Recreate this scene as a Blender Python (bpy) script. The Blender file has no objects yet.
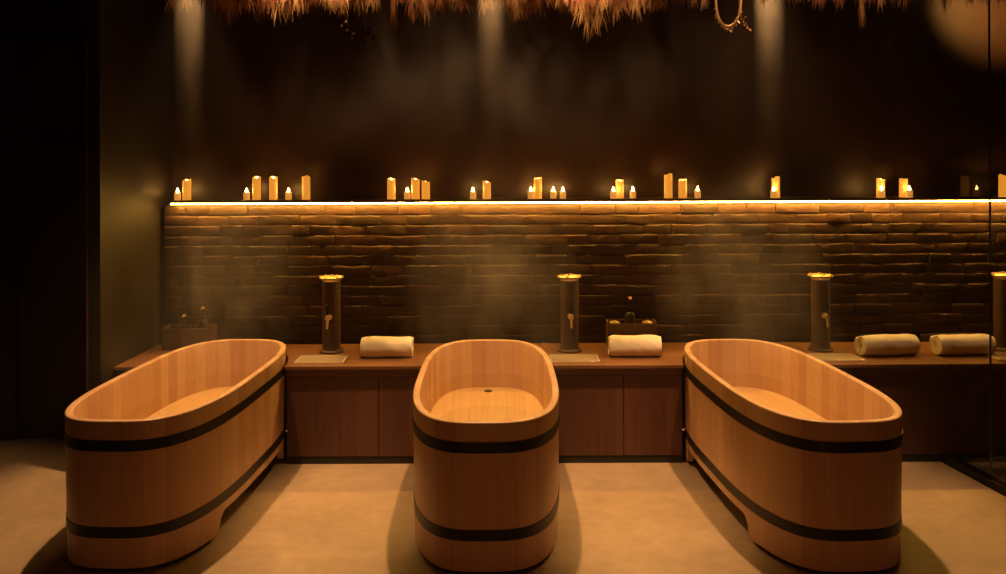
import bpy, bmesh, math, random
from mathutils import Vector, Matrix, noise as mnoise

S = bpy.context.scene
C = S.collection
PI = math.pi
F, H, HY = 861.0, 1.833, 169.3            # focal length in px, eye height, horizon row


def X(px, d):
    return (px - 503.0) * d / F


def Z(py, d):
    return H - (py - HY) * d / F


# ------------------------------------------------------------------ materials
def new_mat(name):
    m = bpy.data.materials.new(name)
    m.use_nodes = True
    nt = m.node_tree
    return m, nt, nt.nodes, nt.links, nt.nodes['Principled BSDF']


def mix_rgb(n, l, fac, a, b, mode='MIX'):
    x = n.new('ShaderNodeMix')
    x.data_type = 'RGBA'
    x.blend_type = mode
    for sock, v in ((x.inputs[0], fac), (x.inputs[6], a), (x.inputs[7], b)):
        if hasattr(v, 'is_linked') or hasattr(v, 'links'):
            l.new(v, sock)
        elif isinstance(v, (int, float)):
            sock.default_value = v
        else:
            sock.default_value = (*v, 1)
    return x.outputs[2]


def ramp(n, l, src, stops):
    r = n.new('ShaderNodeValToRGB')
    el = r.color_ramp.elements
    while len(el) < len(stops):
        el.new(0.5)
    for e, (p, c) in zip(el, stops):
        e.position = p
        e.color = (*c, 1) if len(c) == 3 else c
    l.new(src, r.inputs[0])
    return r.outputs[0]


def noise_tex(n, l, vec, scale, detail=3, rough=0.55, dist=0.0):
    t = n.new('ShaderNodeTexNoise')
    t.inputs['Scale'].default_value = scale
    t.inputs['Detail'].default_value = detail
    t.inputs['Roughness'].default_value = rough
    t.inputs['Distortion'].default_value = dist
    if vec is not None:
        l.new(vec, t.inputs['Vector'])
    return t.outputs['Fac']


def mapping(n, l, out, scale):
    m = n.new('ShaderNodeMapping')
    m.inputs['Scale'].default_value = scale
    l.new(out, m.inputs[0])
    return m.outputs[0]


def bump(n, l, h, strength, dist, bsdf):
    b = n.new('ShaderNodeBump')
    b.inputs['Strength'].default_value = strength
    b.inputs['Distance'].default_value = dist
    l.new(h, b.inputs['Height'])
    l.new(b.outputs[0], bsdf.inputs['Normal'])


def simple(name, col, rough=0.5, metal=0.0, emit=None, estr=0.0, bumps=None, var=0.0):
    m, nt, n, l, b = new_mat(name)
    b.inputs['Base Color'].default_value = (*col, 1)
    b.inputs['Roughness'].default_value = rough
    b.inputs['Metallic'].default_value = metal
    tc = n.new('ShaderNodeTexCoord')
    if var:
        f = noise_tex(n, l, tc.outputs['Object'], 9, 4)
        lo = tuple(c * (1 - var) for c in col)
        hi = tuple(min(1, c * (1 + var)) for c in col)
        l.new(ramp(n, l, f, [(0.3, lo), (0.7, hi)]), b.inputs['Base Color'])
    if bumps:
        h = noise_tex(n, l, tc.outputs['Object'], bumps[0], 4)
        bump(n, l, h, bumps[1], bumps[2], b)
    if emit:
        b.inputs['Emission Color'].default_value = (*emit, 1)
        b.inputs['Emission Strength'].default_value = estr
    return m


def stave_wood(name, c0, c1, width=0.085, rough=0.42, seam=0.62, grain=0.25):
    """Boards run along UV v; u is the distance across the boards in metres."""
    m, nt, n, l, b = new_mat(name)
    uv = n.new('ShaderNodeUVMap')
    sep = n.new('ShaderNodeSeparateXYZ')
    l.new(uv.outputs[0], sep.inputs[0])
    d = n.new('ShaderNodeMath'); d.operation = 'DIVIDE'; d.inputs[1].default_value = width
    l.new(sep.outputs[0], d.inputs[0])
    fl = n.new('ShaderNodeMath'); fl.operation = 'FLOOR'; l.new(d.outputs[0], fl.inputs[0])
    fr = n.new('ShaderNodeMath'); fr.operation = 'FRACT'; l.new(d.outputs[0], fr.inputs[0])
    wn = n.new('ShaderNodeTexWhiteNoise'); wn.noise_dimensions = '1D'
    l.new(fl.outputs[0], wn.inputs['W'])
    # offset grain per board
    comb = n.new('ShaderNodeCombineXYZ')
    l.new(sep.outputs[0], comb.inputs[0]); l.new(sep.outputs[1], comb.inputs[1])
    mul = n.new('ShaderNodeMath'); mul.operation = 'MULTIPLY'; mul.inputs[1].default_value = 7.3
    l.new(wn.outputs[0], mul.inputs[0]); l.new(mul.outputs[0], comb.inputs[2])
    g = noise_tex(n, l, mapping(n, l, comb.outputs[0], (70, 2.2, 1)), 1.0, 4, 0.6, 0.4)
    base = mix_rgb(n, l, wn.outputs[0], c0, c1)
    dark = mix_rgb(n, l, 1.0, base, (0.62, 0.5, 0.42), 'MULTIPLY')
    gr = n.new('ShaderNodeMapRange')
    gr.inputs['From Min'].default_value = 0.45; gr.inputs['From Max'].default_value = 0.75
    gr.inputs['To Max'].default_value = grain * 2
    l.new(g, gr.inputs['Value'])
    col = mix_rgb(n, l, gr.outputs[0], base, dark)
    lt = n.new('ShaderNodeMath'); lt.operation = 'LESS_THAN'; lt.inputs[1].default_value = 0.022
    l.new(fr.outputs[0], lt.inputs[0])
    sm = n.new('ShaderNodeMath'); sm.operation = 'MULTIPLY'; sm.inputs[1].default_value = seam
    l.new(lt.outputs[0], sm.inputs[0])
    col = mix_rgb(n, l, sm.outputs[0], col, (0.06, 0.025, 0.01))
    l.new(col, b.inputs['Base Color'])
    b.inputs['Roughness'].default_value = rough
    bump(n, l, g, 0.08, 0.002, b)
    return m


M = {}
M['tub'] = stave_wood('cypress_staves', (0.46, 0.27, 0.155), (0.60, 0.395, 0.245), 0.098, 0.42, 0.25, 0.16)
M['tub_floor'] = stave_wood('cypress_floor_boards', (0.66, 0.46, 0.25), (0.72, 0.52, 0.29), 0.11, 0.5, 0.3)
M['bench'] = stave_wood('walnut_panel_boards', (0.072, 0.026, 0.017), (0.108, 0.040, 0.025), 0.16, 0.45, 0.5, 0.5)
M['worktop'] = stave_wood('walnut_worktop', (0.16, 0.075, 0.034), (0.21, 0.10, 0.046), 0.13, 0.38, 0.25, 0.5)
M['door'] = stave_wood('dark_door_boards', (0.045, 0.020, 0.012), (0.052, 0.023, 0.014), 0.40, 0.5, 0.3, 0.3)
M['hoop'] = simple('blackened_iron', (0.008, 0.006, 0.005), 0.45, 0.3, bumps=(60, 0.1, 0.001))
M['plinth'] = simple('black_plinth', (0.008, 0.006, 0.005), 0.7)
M['black_metal'] = simple('black_metal', (0.015, 0.011, 0.010), 0.4, 0.7, bumps=(80, 0.05, 0.001))
M['bronze'] = simple('dark_bronze', (0.062, 0.031, 0.026), 0.55, 0.1, bumps=(25, 0.08, 0.002), var=0.15)
M['brass'] = simple('brass', (0.78, 0.62, 0.38), 0.38, 0.75)
M['steel'] = simple('brushed_steel', (0.80, 0.68, 0.52), 0.35, 0.65, bumps=(120, 0.08, 0.001))
M['inlay'] = simple('pale_inlay', (0.90, 0.62, 0.34), 0.35, var=0.1)
M['slot'] = simple('dark_slot', (0.01, 0.006, 0.004), 0.8)
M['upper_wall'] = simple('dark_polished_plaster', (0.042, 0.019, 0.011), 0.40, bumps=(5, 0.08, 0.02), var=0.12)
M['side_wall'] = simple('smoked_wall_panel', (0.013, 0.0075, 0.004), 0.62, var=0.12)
M['ceiling'] = simple('dark_ceiling', (0.015, 0.009, 0.007), 0.9)
M['ledge'] = simple('ledge_stone', (0.10, 0.06, 0.035), 0.5, bumps=(30, 0.1, 0.003))
M['wick'] = simple('burnt_wick', (0.02, 0.015, 0.012), 0.9)
M['jar'] = simple('amber_jar', (0.25, 0.13, 0.05), 0.25)
M['lid'] = simple('pale_lid', (0.75, 0.55, 0.30), 0.35, var=0.05)
M['bottle'] = simple('black_bottle', (0.012, 0.008, 0.007), 0.3)
M['caddy'] = stave_wood('dark_caddy_wood', (0.085, 0.036, 0.020), (0.11, 0.048, 0.026), 0.3, 0.42, 0.2, 0.4)
M['led'] = simple('led_diffuser', (0.9, 0.8, 0.6), 0.5, emit=(1.0, 0.50, 0.075), estr=100)
M['flame'] = simple('candle_flame', (1, 0.7, 0.3), 0.5, emit=(1.0, 0.50, 0.11), estr=170)
M['wax'] = simple('glowing_wax', (0.70, 0.42, 0.16), 0.45, emit=(1.0, 0.36, 0.035), estr=0.72, bumps=(14, 0.15, 0.004))
M['wax_small'] = simple('glowing_votive_wax', (0.85, 0.62, 0.35), 0.45, emit=(1.0, 0.38, 0.055), estr=0.6, bumps=(14, 0.15, 0.004))
M['stem'] = simple('dry_stem', (0.22, 0.11, 0.05), 0.8)
M['bud'] = simple('pale_dry_bud', (0.8, 0.62, 0.38), 0.7)
M['dark_leaf'] = simple('dark_dry_leaf', (0.018, 0.012, 0.008), 0.7)


def plume_mat(name, a, b_):
    m, nt, n, l, b = new_mat(name)
    oi = n.new('ShaderNodeObjectInfo')
    tc = n.new('ShaderNodeTexCoord')
    f = noise_tex(n, l, tc.outputs['Object'], 22, 2)
    mid = tuple((p + q) / 2 for p, q in zip(a, b_))
    c = ramp(n, l, f, [(0.3, a), (0.7, b_)])
    c2 = mix_rgb(n, l, oi.outputs['Random'], c, mid, 'MIX')
    l.new(c2, b.inputs['Base Color'])
    b.inputs['Roughness'].default_value = 0.75
    return m


M['plume'] = plume_mat('dry_plume_tan', (0.50, 0.27, 0.11), (0.80, 0.54, 0.27))
M['plume_red'] = plume_mat('dry_plume_russet', (0.30, 0.10, 0.045), (0.52, 0.24, 0.10))


def floor_mat():
    m, nt, n, l, b = new_mat('polished_concrete')
    tc = n.new('ShaderNodeTexCoord')
    f1 = noise_tex(n, l, tc.outputs['Object'], 1.6, 6, 0.62, 0.4)
    f2 = noise_tex(n, l, tc.outputs['Object'], 14, 4)
    c = ramp(n, l, f1, [(0.3, (0.27, 0.195, 0.125)), (0.7, (0.39, 0.285, 0.185))])
    c2 = ramp(n, l, f2, [(0.35, (0.86, 0.86, 0.86)), (0.65, (1, 1, 1))])
    l.new(mix_rgb(n, l, 1.0, c, c2, 'MULTIPLY'), b.inputs['Base Color'])
    b.inputs['Roughness'].default_value = 0.55
    bump(n, l, f2, 0.06, 0.003, b)
    return m


def brick_mat():
    m, nt, n, l, b = new_mat('split_face_brick')
    at = n.new('ShaderNodeVertexColor'); at.layer_name = 'tone'
    tc = n.new('ShaderNodeTexCoord')
    f = noise_tex(n, l, tc.outputs['Object'], 26, 5, 0.65)
    c = ramp(n, l, f, [(0.3, (0.6, 0.6, 0.6)), (0.72, (1.25, 1.25, 1.25))])
    l.new(mix_rgb(n, l, 1.0, at.outputs[0], c, 'MULTIPLY'), b.inputs['Base Color'])
    b.inputs['Roughness'].default_value = 0.62
    h = noise_tex(n, l, tc.outputs['Object'], 55, 6, 0.7)
    bump(n, l, h, 0.45, 0.006, b)
    return m


def towel_mat():
    m, nt, n, l, b = new_mat('terry_towel')
    tc = n.new('ShaderNodeTexCoord')
    h = noise_tex(n, l, tc.outputs['Object'], 230, 3, 0.7)
    f = noise_tex(n, l, tc.outputs['Object'], 12, 3)
    l.new(ramp(n, l, f, [(0.3, (0.86, 0.78, 0.62)), (0.7, (0.93, 0.87, 0.72))]), b.inputs['Base Color'])
    b.inputs['Roughness'].default_value = 0.95
    b.inputs['Sheen Weight'].default_value = 0.3
    bump(n, l, h, 0.6, 0.006, b)
    return m


def clear_mat(name, ior, tint, rough, wave=None):
    m = bpy.data.materials.new(name)
    m.use_nodes = True
    nt = m.node_tree; n = nt.nodes; l = nt.links
    n.remove(n['Principled BSDF'])
    out = n['Material Output']
    fr = n.new('ShaderNodeFresnel'); fr.inputs[0].default_value = ior
    tr = n.new('ShaderNodeBsdfTransparent'); tr.inputs[0].default_value = (*tint, 1)
    gl = n.new('ShaderNodeBsdfGlossy'); gl.inputs['Roughness'].default_value = rough
    mx = n.new('ShaderNodeMixShader')
    # a pane reflects where light enters it; the far face only lets it out
    ge = n.new('ShaderNodeNewGeometry')
    inv = n.new('ShaderNodeMath'); inv.operation = 'SUBTRACT'; inv.inputs[0].default_value = 1.0
    l.new(ge.outputs['Backfacing'], inv.inputs[1])
    fm = n.new('ShaderNodeMath'); fm.operation = 'MULTIPLY'
    l.new(fr.outputs[0], fm.inputs[0]); l.new(inv.outputs[0], fm.inputs[1])
    l.new(fm.outputs[0], mx.inputs[0]); l.new(tr.outputs[0], mx.inputs[1]); l.new(gl.outputs[0], mx.inputs[2])
    l.new(mx.outputs[0], out.inputs[0])
    if wave:
        tc = n.new('ShaderNodeTexCoord')
        h = noise_tex(n, l, tc.outputs['Object'], wave[0], 2)
        bp = n.new('ShaderNodeBump'); bp.inputs['Strength'].default_value = wave[1]; bp.inputs['Distance'].default_value = 0.01
        l.new(h, bp.inputs['Height'])
        l.new(bp.outputs[0], gl.inputs['Normal']); l.new(bp.outputs[0], fr.inputs['Normal'])
    return m


M['floor'] = floor_mat()
M['brick'] = brick_mat()
M['towel'] = towel_mat()
M['glass'] = clear_mat('smoked_glass', 1.32, (0.985, 0.97, 0.94), 0.02)
M['water'] = clear_mat('bath_water', 1.33, (0.97, 0.95, 0.88), 0.04, (7, 0.12))


# ------------------------------------------------------------------ mesh helpers
def obj(name, bm, mat, parent=None, smooth=True, loc=None, rot=None, angle=40):
    me = bpy.data.meshes.new(name)
    bm.normal_update()
    bm.to_mesh(me)
    bm.free()
    mats = mat if isinstance(mat, (list, tuple)) else [mat]
    for m in mats:
        me.materials.append(m)
    if smooth:
        for p in me.polygons:
            p.use_smooth = True
        me.set_sharp_from_angle(angle=math.radians(angle))
    o = bpy.data.objects.new(name, me)
    C.objects.link(o)
    if parent:
        o.parent = parent
    if loc:
        o.location = loc
    if rot:
        o.rotation_euler = rot
    return o


def thing(name, label, cat, loc=(0, 0, 0), rotz=0.0, group=None):
    o = bpy.data.objects.new(name, None)
    o.empty_display_size = 0.1
    C.objects.link(o)
    o.location = loc
    o.rotation_euler = (0, 0, rotz)
    return tag(o, label, cat, group)


def tag(o, label, cat, group=None, kind=None):
    o['label'] = label
    o['category'] = cat
    if group:
        o['group'] = group
    if kind:
        o['kind'] = kind
    return o


def struct(o):
    o['kind'] = 'structure'
    return o


def add_box(bm, x0, x1, y0, y1, z0, z1, bevel=0.0, uvdir=None):
    r = bmesh.ops.create_cube(bm, size=1.0)
    vs = r['verts']
    for v in vs:
        v.co = Vector((x0 + (v.co.x + 0.5) * (x1 - x0), y0 + (v.co.y + 0.5) * (y1 - y0), z0 + (v.co.z + 0.5) * (z1 - z0)))
    if bevel:
        es = list({e for v in vs for e in v.link_edges})
        bmesh.ops.bevel(bm, geom=es, offset=bevel, segments=2, affect='EDGES', profile=0.5)


def uv_project(bm, across, along):
    """UV in metres: u = coordinate 'across', v = coordinate 'along' (0 x, 1 y, 2 z); falls back where a face lies edge-on."""
    uv = bm.loops.layers.uv.verify()
    bm.normal_update()
    for f in bm.faces:
        for lp in f.loops:
            c = lp.vert.co
            u = c[across]
            if abs(f.normal[across]) > 0.8:
                u = c[3 - across - along]
            lp[uv].uv = (u, c[along])


def add_lathe(bm, prof, seg=24, center=(0, 0, 0), axis='z'):
    """prof: list of (radius, height); closes at ends whose radius is zero."""
    rings = []
    for r, z in prof:
        if r <= 1e-6:
            rings.append([bm.verts.new(_ax(0, 0, z, center, axis))])
        else:
            rings.append([bm.verts.new(_ax(r * math.cos(2 * PI * i / seg), r * math.sin(2 * PI * i / seg), z, center, axis)) for i in range(seg)])
    for a, b in zip(rings, rings[1:]):
        for i in range(seg):
            j = (i + 1) % seg
            if len(a) == 1 and len(b) == 1:
                continue
            if len(a) == 1:
                bm.faces.new((a[0], b[j], b[i]))
            elif len(b) == 1:
                bm.faces.new((a[i], a[j], b[0]))
            else:
                bm.faces.new((a[i], a[j], b[j], b[i]))
    for ring, flip in ((rings[0], True), (rings[-1], False)):
        if len(ring) > 1:
            bm.faces.new(ring[::-1] if flip else ring)


def _ax(x, y, z, c, axis):
    if axis == 'z':
        v = (x, y, z)
    elif axis == 'y':
        v = (x, z, -y)
    else:
        v = (z, x, y)
    return (v[0] + c[0], v[1] + c[1], v[2] + c[2])


def add_tube(bm, pts, rad, seg=8):
    pts = [Vector(p) for p in pts]
    rads = rad if isinstance(rad, (list, tuple)) else [rad] * len(pts)
    rings = []
    up = Vector((0, 0, 1))
    for i, p in enumerate(pts):
        t = (pts[min(i + 1, len(pts) - 1)] - pts[max(i - 1, 0)]).normalized()
        ref = up if abs(t.dot(up)) < 0.95 else Vector((1, 0, 0))
        a = t.cross(ref).normalized()
        b = t.cross(a).normalized()
        rings.append([bm.verts.new(p + (a * math.cos(2 * PI * k / seg) + b * math.sin(2 * PI * k / seg)) * rads[i]) for k in range(seg)])
    for r0, r1 in zip(rings, rings[1:]):
        for k in range(seg):
            j = (k + 1) % seg
            bm.faces.new((r0[k], r0[j], r1[j], r1[k]))
    bm.faces.new(rings[0][::-1])
    bm.faces.new(rings[-1])


def copy_tree(o, parent=None):
    c = o.copy()
    C.objects.link(c)
    if parent:
        c.parent = parent
    for ch in list(o.children):
        copy_tree(ch, c)
    return c


def box_struct(name, x0, x1, y0, y1, z0, z1, mat, uv=None):
    bm = bmesh.new()
    add_box(bm, x0, x1, y0, y1, z0, z1)
    if uv:
        uv_project(bm, *uv)
    return struct(obj(name, bm, mat, smooth=False))


# ------------------------------------------------------------------ the room
CEIL = 3.2
BR = 6.07                 # brick face
UP = 6.30                 # upper wall face
LX = -2.42                # inner face of the left return wall
CT = 0.616                # worktop height
CF = 5.33                 # worktop front edge
RX = 3.9

box_struct('floor', -4.4, 4.2, -2.6, 6.6, -0.1, 0.0, M['floor'])
box_struct('ceiling', -4.4, 4.2, -2.6, 6.6, CEIL, CEIL + 0.1, M['ceiling'])
box_struct('wall_back', -2.50, 4.2, UP, UP + 0.15, 0.0, CEIL, M['upper_wall'])
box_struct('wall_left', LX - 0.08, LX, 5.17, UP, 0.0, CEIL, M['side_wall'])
box_struct('wall_right', 4.0, 4.2, -2.6, UP, 0.0, CEIL, M['upper_wall'])
box_struct('wall_front', -4.4, 4.2, -2.7, -2.6, 0.0, CEIL, M['upper_wall'])
box_struct('wall_outer_left', -4.5, -4.4, -2.6, 6.0, 0.0, CEIL, M['upper_wall'])
# alcove wall to the left with a boarded door
bm = bmesh.new()
add_box(bm, -4.4, X(-60, 5.9), 5.92, 6.1, 0, CEIL)
add_box(bm, -2.62, LX - 0.08, 5.92, 6.1, 0, CEIL)
add_box(bm, X(-60, 5.9), -2.62, 5.92, 6.1, 2.75, CEIL)
struct(obj('wall_alcove', bm, M['upper_wall'], smooth=False))
bm = bmesh.new()
add_box(bm, X(18, 5.9), -2.63, 5.90, 5.94, 0.01, 2.74, 0.004)
uv_project(bm, 0, 2)
door = struct(obj('door_1', bm, M['door'], smooth=False))
bm = bmesh.new()
sx0, sx1, sz0, sz1 = X(41, 5.9), X(80, 5.9), Z(143, 5.9), Z(129, 5.9)
add_box(bm, sx0, sx1, 5.885, 5.90, sz0, sz0 + 0.012)
add_box(bm, sx0, sx1, 5.885, 5.90, sz1 - 0.012, sz1)
add_box(bm, sx0, sx0 + 0.012, 5.885, 5.90, sz0, sz1)
add_box(bm, sx1 - 0.012, sx1, 5.885, 5.90, sz0, sz1)
add_box(bm, sx0 + 0.012, sx1 - 0.012, 5.895, 5.90, sz0, sz1)
obj('door_slot', bm, M['plinth'], door, smooth=False)
bm = bmesh.new()
add_box(bm, X(-60, 5.9), X(17, 5.9), 5.86, 5.94, 0.0, 2.74, 0.005)
uv_project(bm, 0, 2)
struct(obj('trim_1', bm, M['door'], smooth=False))
bm = bmesh.new()
add_box(bm, LX - 0.084, LX - 0.074, 5.160, 5.172, 0.0, 2.6, 0.002)
struct(obj('trim_2', bm, M['bronze'], smooth=False))

# brick wainscot: every brick modelled in one wall mesh
rnd = random.Random(11)
bm = bmesh.new()
tone = bm.loops.layers.color.new('tone')
add_box(bm, -2.385, RX, BR - 0.0005, UP - 0.002, 0.0, 1.588)
for f in bm.faces:
    for lp in f.loops:
        lp[tone] = (0.19, 0.110, 0.066, 1)
z = 0.60
ch = (1.588 - 0.60) / 14
for row in range(14):
    x = -2.385 - rnd.random() * 0.1
    while x < RX:
        w = rnd.choice((0.16, 0.2, 0.22, 0.24, 0.28, 0.33)) * (0.9 + 0.2 * rnd.random())
        a, b_ = max(x, -2.385), min(x + w, RX) - 0.006
        x += w
        if b_ - a < 0.03:
            continue
        hgt = ch - 0.004 - rnd.random() * 0.004
        z0 = z + rnd.random() * 0.004
        out = rnd.random() ** 2.5 * 0.012
        tilt = 0.002 + rnd.random() * 0.006
        t = 0.82 + 0.36 * rnd.random()
        col = (0.225 * t, 0.132 * t, 0.078 * t, 1)
        nx = max(4, int((b_ - a) / 0.022))
        lev = [0.0, 0.12, 0.55, 1.0 - 0.011 / hgt, 1.0 - 0.005 / hgt, 1.0]
        nz = len(lev) - 1
        lipk = rnd.random()
        grid = []
        for j in range(nz + 1):
            rowv = []
            for i in range(nx + 1):
                gx = a + (b_ - a) * i / nx
                gz = z0 + hgt * lev[j]
                p = Vector((gx * 9, gz * 16, row * 3.1))
                d = 0.008 + out + mnoise.noise(p) * 0.004 + mnoise.noise(p * 2.7) * 0.003 + tilt * (lev[j] - 0.5)
                # the worn upper arris: in places rounded back, in places sharp
                chip = min(1.0, max(0.0, 0.20 + 0.9 * lipk * 0.8 + 1.6 * mnoise.noise(Vector((gx * 11, row * 7.7, 4.2)))))
                if j == nz - 1:
                    d -= 0.0035 * chip
                if j == nz:
                    d -= 0.010 * chip
                    gz -= 0.003 * chip
                if i in (0, nx):
                    gx += mnoise.noise(p * 3) * 0.005 * (1 if i == 0 else -1)
                    d -= 0.003
                if j == 0:
                    gz += mnoise.noise(p * 4 + Vector((5, 0, 0))) * 0.004
                    d -= 0.002
                if j in (nz - 1, nz):
                    gz += mnoise.noise(Vector((gx * 22, row * 5.0, 1.0))) * 0.004
                rowv.append(bm.verts.new((gx, BR - max(0.001, d), gz)))
            grid.append(rowv)
        fs = []
        for j in range(nz):
            for i in range(nx):
                fs.append(bm.faces.new((grid[j][i], grid[j][i + 1], grid[j + 1][i + 1], grid[j + 1][i])))
        # sides back to the mortar
        loop = grid[0][:] + [grid[j][nx] for j in range(1, nz + 1)] + grid[nz][::-1][1:] + [grid[j][0] for j in range(nz - 1, 0, -1)]
        back = [bm.verts.new((v.co.x, BR + 0.014, v.co.z)) for v in loop]
        for k in range(len(loop)):
            q = (k + 1) % len(loop)
            fs.append(bm.faces.new((loop[q], loop[k], back[k], back[q])))
        for f in fs:
            for lp in f.loops:
                lp[tone] = col
    z += ch
struct(obj('wall_brick', bm, M['brick'], angle=24))

# ledge over the bricks with the light strip tucked under its front lip
LF = 5.975
bm = bmesh.new()
add_box(bm, X(168, LF), RX, LF, UP - 0.003, 1.605, 1.624, 0.002)
ledge = obj('candle_ledge', bm, M['ledge'], smooth=False)
tag(ledge, 'long thin ledge running along the top of the brick wall, carrying the candles', 'ledge')
bm = bmesh.new()
n = 60
x0, x1 = X(169, LF), RX - 0.02
for i in range(n):
    add_box(bm, x0 + (x1 - x0) * i / n, x0 + (x1 - x0) * (i + 1) / n, LF + 0.026, LF + 0.052, 1.5955, 1.6045)
bmesh.ops.remove_doubles(bm, verts=bm.verts, dist=1e-5)
obj('light_strip', bm, M['led'], ledge, smooth=False)

# ------------------------------------------------------------------ bath tubs
TL, TW, TN, TH = 1.897, 0.762, 3.13, 0.70
THICK = 0.036


def outline(off=0.0, count=260, L=TL, W=TW, sc=1.0):
    """Points of the tub's plan, evenly spaced, pushed outward by off; with running length."""
    raw = []
    K = 2400
    for k in range(K):
        t = 2 * PI * k / K
        c, s = math.cos(t), math.sin(t)
        u = math.copysign(abs(c) ** (2 / TN), c) * W / 2 * sc
        v = math.copysign(abs(s) ** (2 / TN), s) * L / 2 * sc
        raw.append(Vector((u, v, 0)))
    cum = [0.0]
    for k in range(K):
        cum.append(cum[-1] + (raw[(k + 1) % K] - raw[k]).length)
    tot = cum[-1]
    pts = []
    k = 0
    for i in range(count):
        target = tot * i / count
        while cum[k + 1] < target:
            k += 1
        f = (target - cum[k]) / max(1e-9, cum[k + 1] - cum[k])
        pts.append(raw[k].lerp(raw[(k + 1) % K], f))
    res = []
    for i in range(count):
        t = (pts[(i + 1) % count] - pts[i - 1]).normalized()
        nrm = Vector((t.y, -t.x, 0))
        res.append((pts[i] + nrm * off, tot * i / count))
    return res


def zcut(v):
    """Bottom edge of the staves: long feet at both ends, an arched cut along each side."""
    a = abs(v)
    lo, hi, e, r = 0.027, 0.124, 0.55, 0.075
    if a >= e:
        return lo
    if a >= e - r:
        q = (e - a) / r
        return lo + (hi - lo) * math.sqrt(max(0, 1 - (1 - q) ** 2))
    return hi


def taper(zz):
    return 0.985 + 0.015 * zz / TH


N = 320


def tub_shell():
    bm = bmesh.new()
    uv = bm.loops.layers.uv.verify()
    o = outline(0, N)
    inn = outline(-THICK, N)
    rows = []
    zs = [0.13, 0.2, 0.35, 0.5, 0.62, TH - 0.008]

    def row(src, zf, mix=None):
        rows.append([])
        for i in range(N):
            p, s = src[i]
            zz = zf(i) if callable(zf) else zf
            k = taper(zz)
            rows[-1].append((bm.verts.new((p.x * k, p.y * k, zz)), s, zz))
    zb = [zcut(o[i][0].y) for i in range(N)]
    row(o, lambda i: zb[i])
    for q in zs:
        row(o, lambda i, q=q: max(zb[i] + 0.004, q) if q == zs[0] else q)
    # broad flat lip with eased edges
    RB = 0.008
    for k in range(1, 5):
        a = PI / 2 * k / 4
        row(outline(-RB * (1 - math.cos(a)), N), TH - RB + RB * math.sin(a))
    for k in range(0, 4):
        a = PI / 2 * k / 4
        row(outline(-THICK + RB * (1 - math.sin(a)), N), TH - RB + RB * math.cos(a))
    for q in (TH - 0.008, 0.6, 0.5, 0.40, 0.36):
        row(inn, q)
    row(inn, lambda i: zb[i])
    R = len(rows)
    per = o[-1][1] + (o[1][1] - o[0][1])
    for r in range(R):
        a, b = rows[r], rows[(r + 1) % R]
        for i in range(N):
            j = (i + 1) % N
            f = bm.faces.new((a[i][0], a[j][0], b[j][0], b[i][0]))
            ss = (a[i][1], a[i][1] + per / N, a[i][1] + per / N, a[i][1])
            zz = (a[i][2], a[j][2], b[j][2], b[i][2])
            for lp, s_, z_ in zip(f.loops, ss, zz):
                lp[uv].uv = (s_, z_)
    return bm


def ring(z0, z1, off0, off1):
    bm = bmesh.new()
    a, b = outline(off0, N), outline(off1, N)
    q = []
    for src, zz in ((a, z0), (b, z0), (b, z1), (a, z1)):
        k = taper(zz)
        q.append([bm.verts.new((p.x * k, p.y * k, zz)) for p, s in src])
    for r in range(4):
        u, w = q[r], q[(r + 1) % 4]
        for i in range(N):
            j = (i + 1) % N
            bm.faces.new((u[i], u[j], w[j], w[i]))
    bmesh.ops.recalc_face_normals(bm, faces=bm.faces)
    return bm


def disc(z0, z1, off, uvs=True):
    bm = bmesh.new()
    pts = outline(off, 160)
    lo = [bm.verts.new((p.x * taper(z0), p.y * taper(z0), z0)) for p, s in pts]
    hi = [bm.verts.new((p.x * taper(z0), p.y * taper(z0), z1)) for p, s in pts]
    bm.faces.new(lo[::-1])
    bm.faces.new(hi)
    for i in range(len(lo)):
        j = (i + 1) % len(lo)
        bm.faces.new((lo[i], lo[j], hi[j], hi[i]))
    if uvs:
        uv_project(bm, 0, 1)
    return bm


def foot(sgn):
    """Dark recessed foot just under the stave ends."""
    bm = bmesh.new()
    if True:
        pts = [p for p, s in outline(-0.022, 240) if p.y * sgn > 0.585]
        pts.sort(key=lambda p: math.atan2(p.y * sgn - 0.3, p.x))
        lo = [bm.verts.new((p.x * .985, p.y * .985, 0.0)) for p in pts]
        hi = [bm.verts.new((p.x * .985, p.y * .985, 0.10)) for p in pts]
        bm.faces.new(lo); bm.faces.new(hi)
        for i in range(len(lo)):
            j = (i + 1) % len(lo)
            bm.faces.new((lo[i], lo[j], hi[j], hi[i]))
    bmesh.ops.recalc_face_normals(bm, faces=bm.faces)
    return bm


def drain():
    bm = bmesh.new()
    add_lathe(bm, [(0.026, 0), (0.026, 0.004), (0.020, 0.006), (0.019, 0.003), (0.0, 0.003)], 24)
    return bm


tub = thing('bathtub', 'oval wooden soaking tub in the middle, its end facing straight out between two beer taps', 'bathtub',
            (-0.094, 4.799, 0), 0.009, 'wooden soaking tubs')
obj('tub_shell', tub_shell(), M['tub'], tub, angle=50)
obj('hoop', ring(0.562, 0.612, -0.002, 0.0035), M['hoop'], tub)
obj('hoop', ring(0.166, 0.216, -0.002, 0.0035), M['hoop'], tub)
obj('tub_floor', disc(0.355, 0.390, -THICK - 0.001), M['tub_floor'], tub, smooth=False)
obj('foot', foot(-1), M['plinth'], tub, smooth=False)
obj('foot', foot(1), M['plinth'], tub, smooth=False)
obj('drain', drain(), M['slot'], tub, loc=(0.0, 0.80, 0.390))

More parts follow.
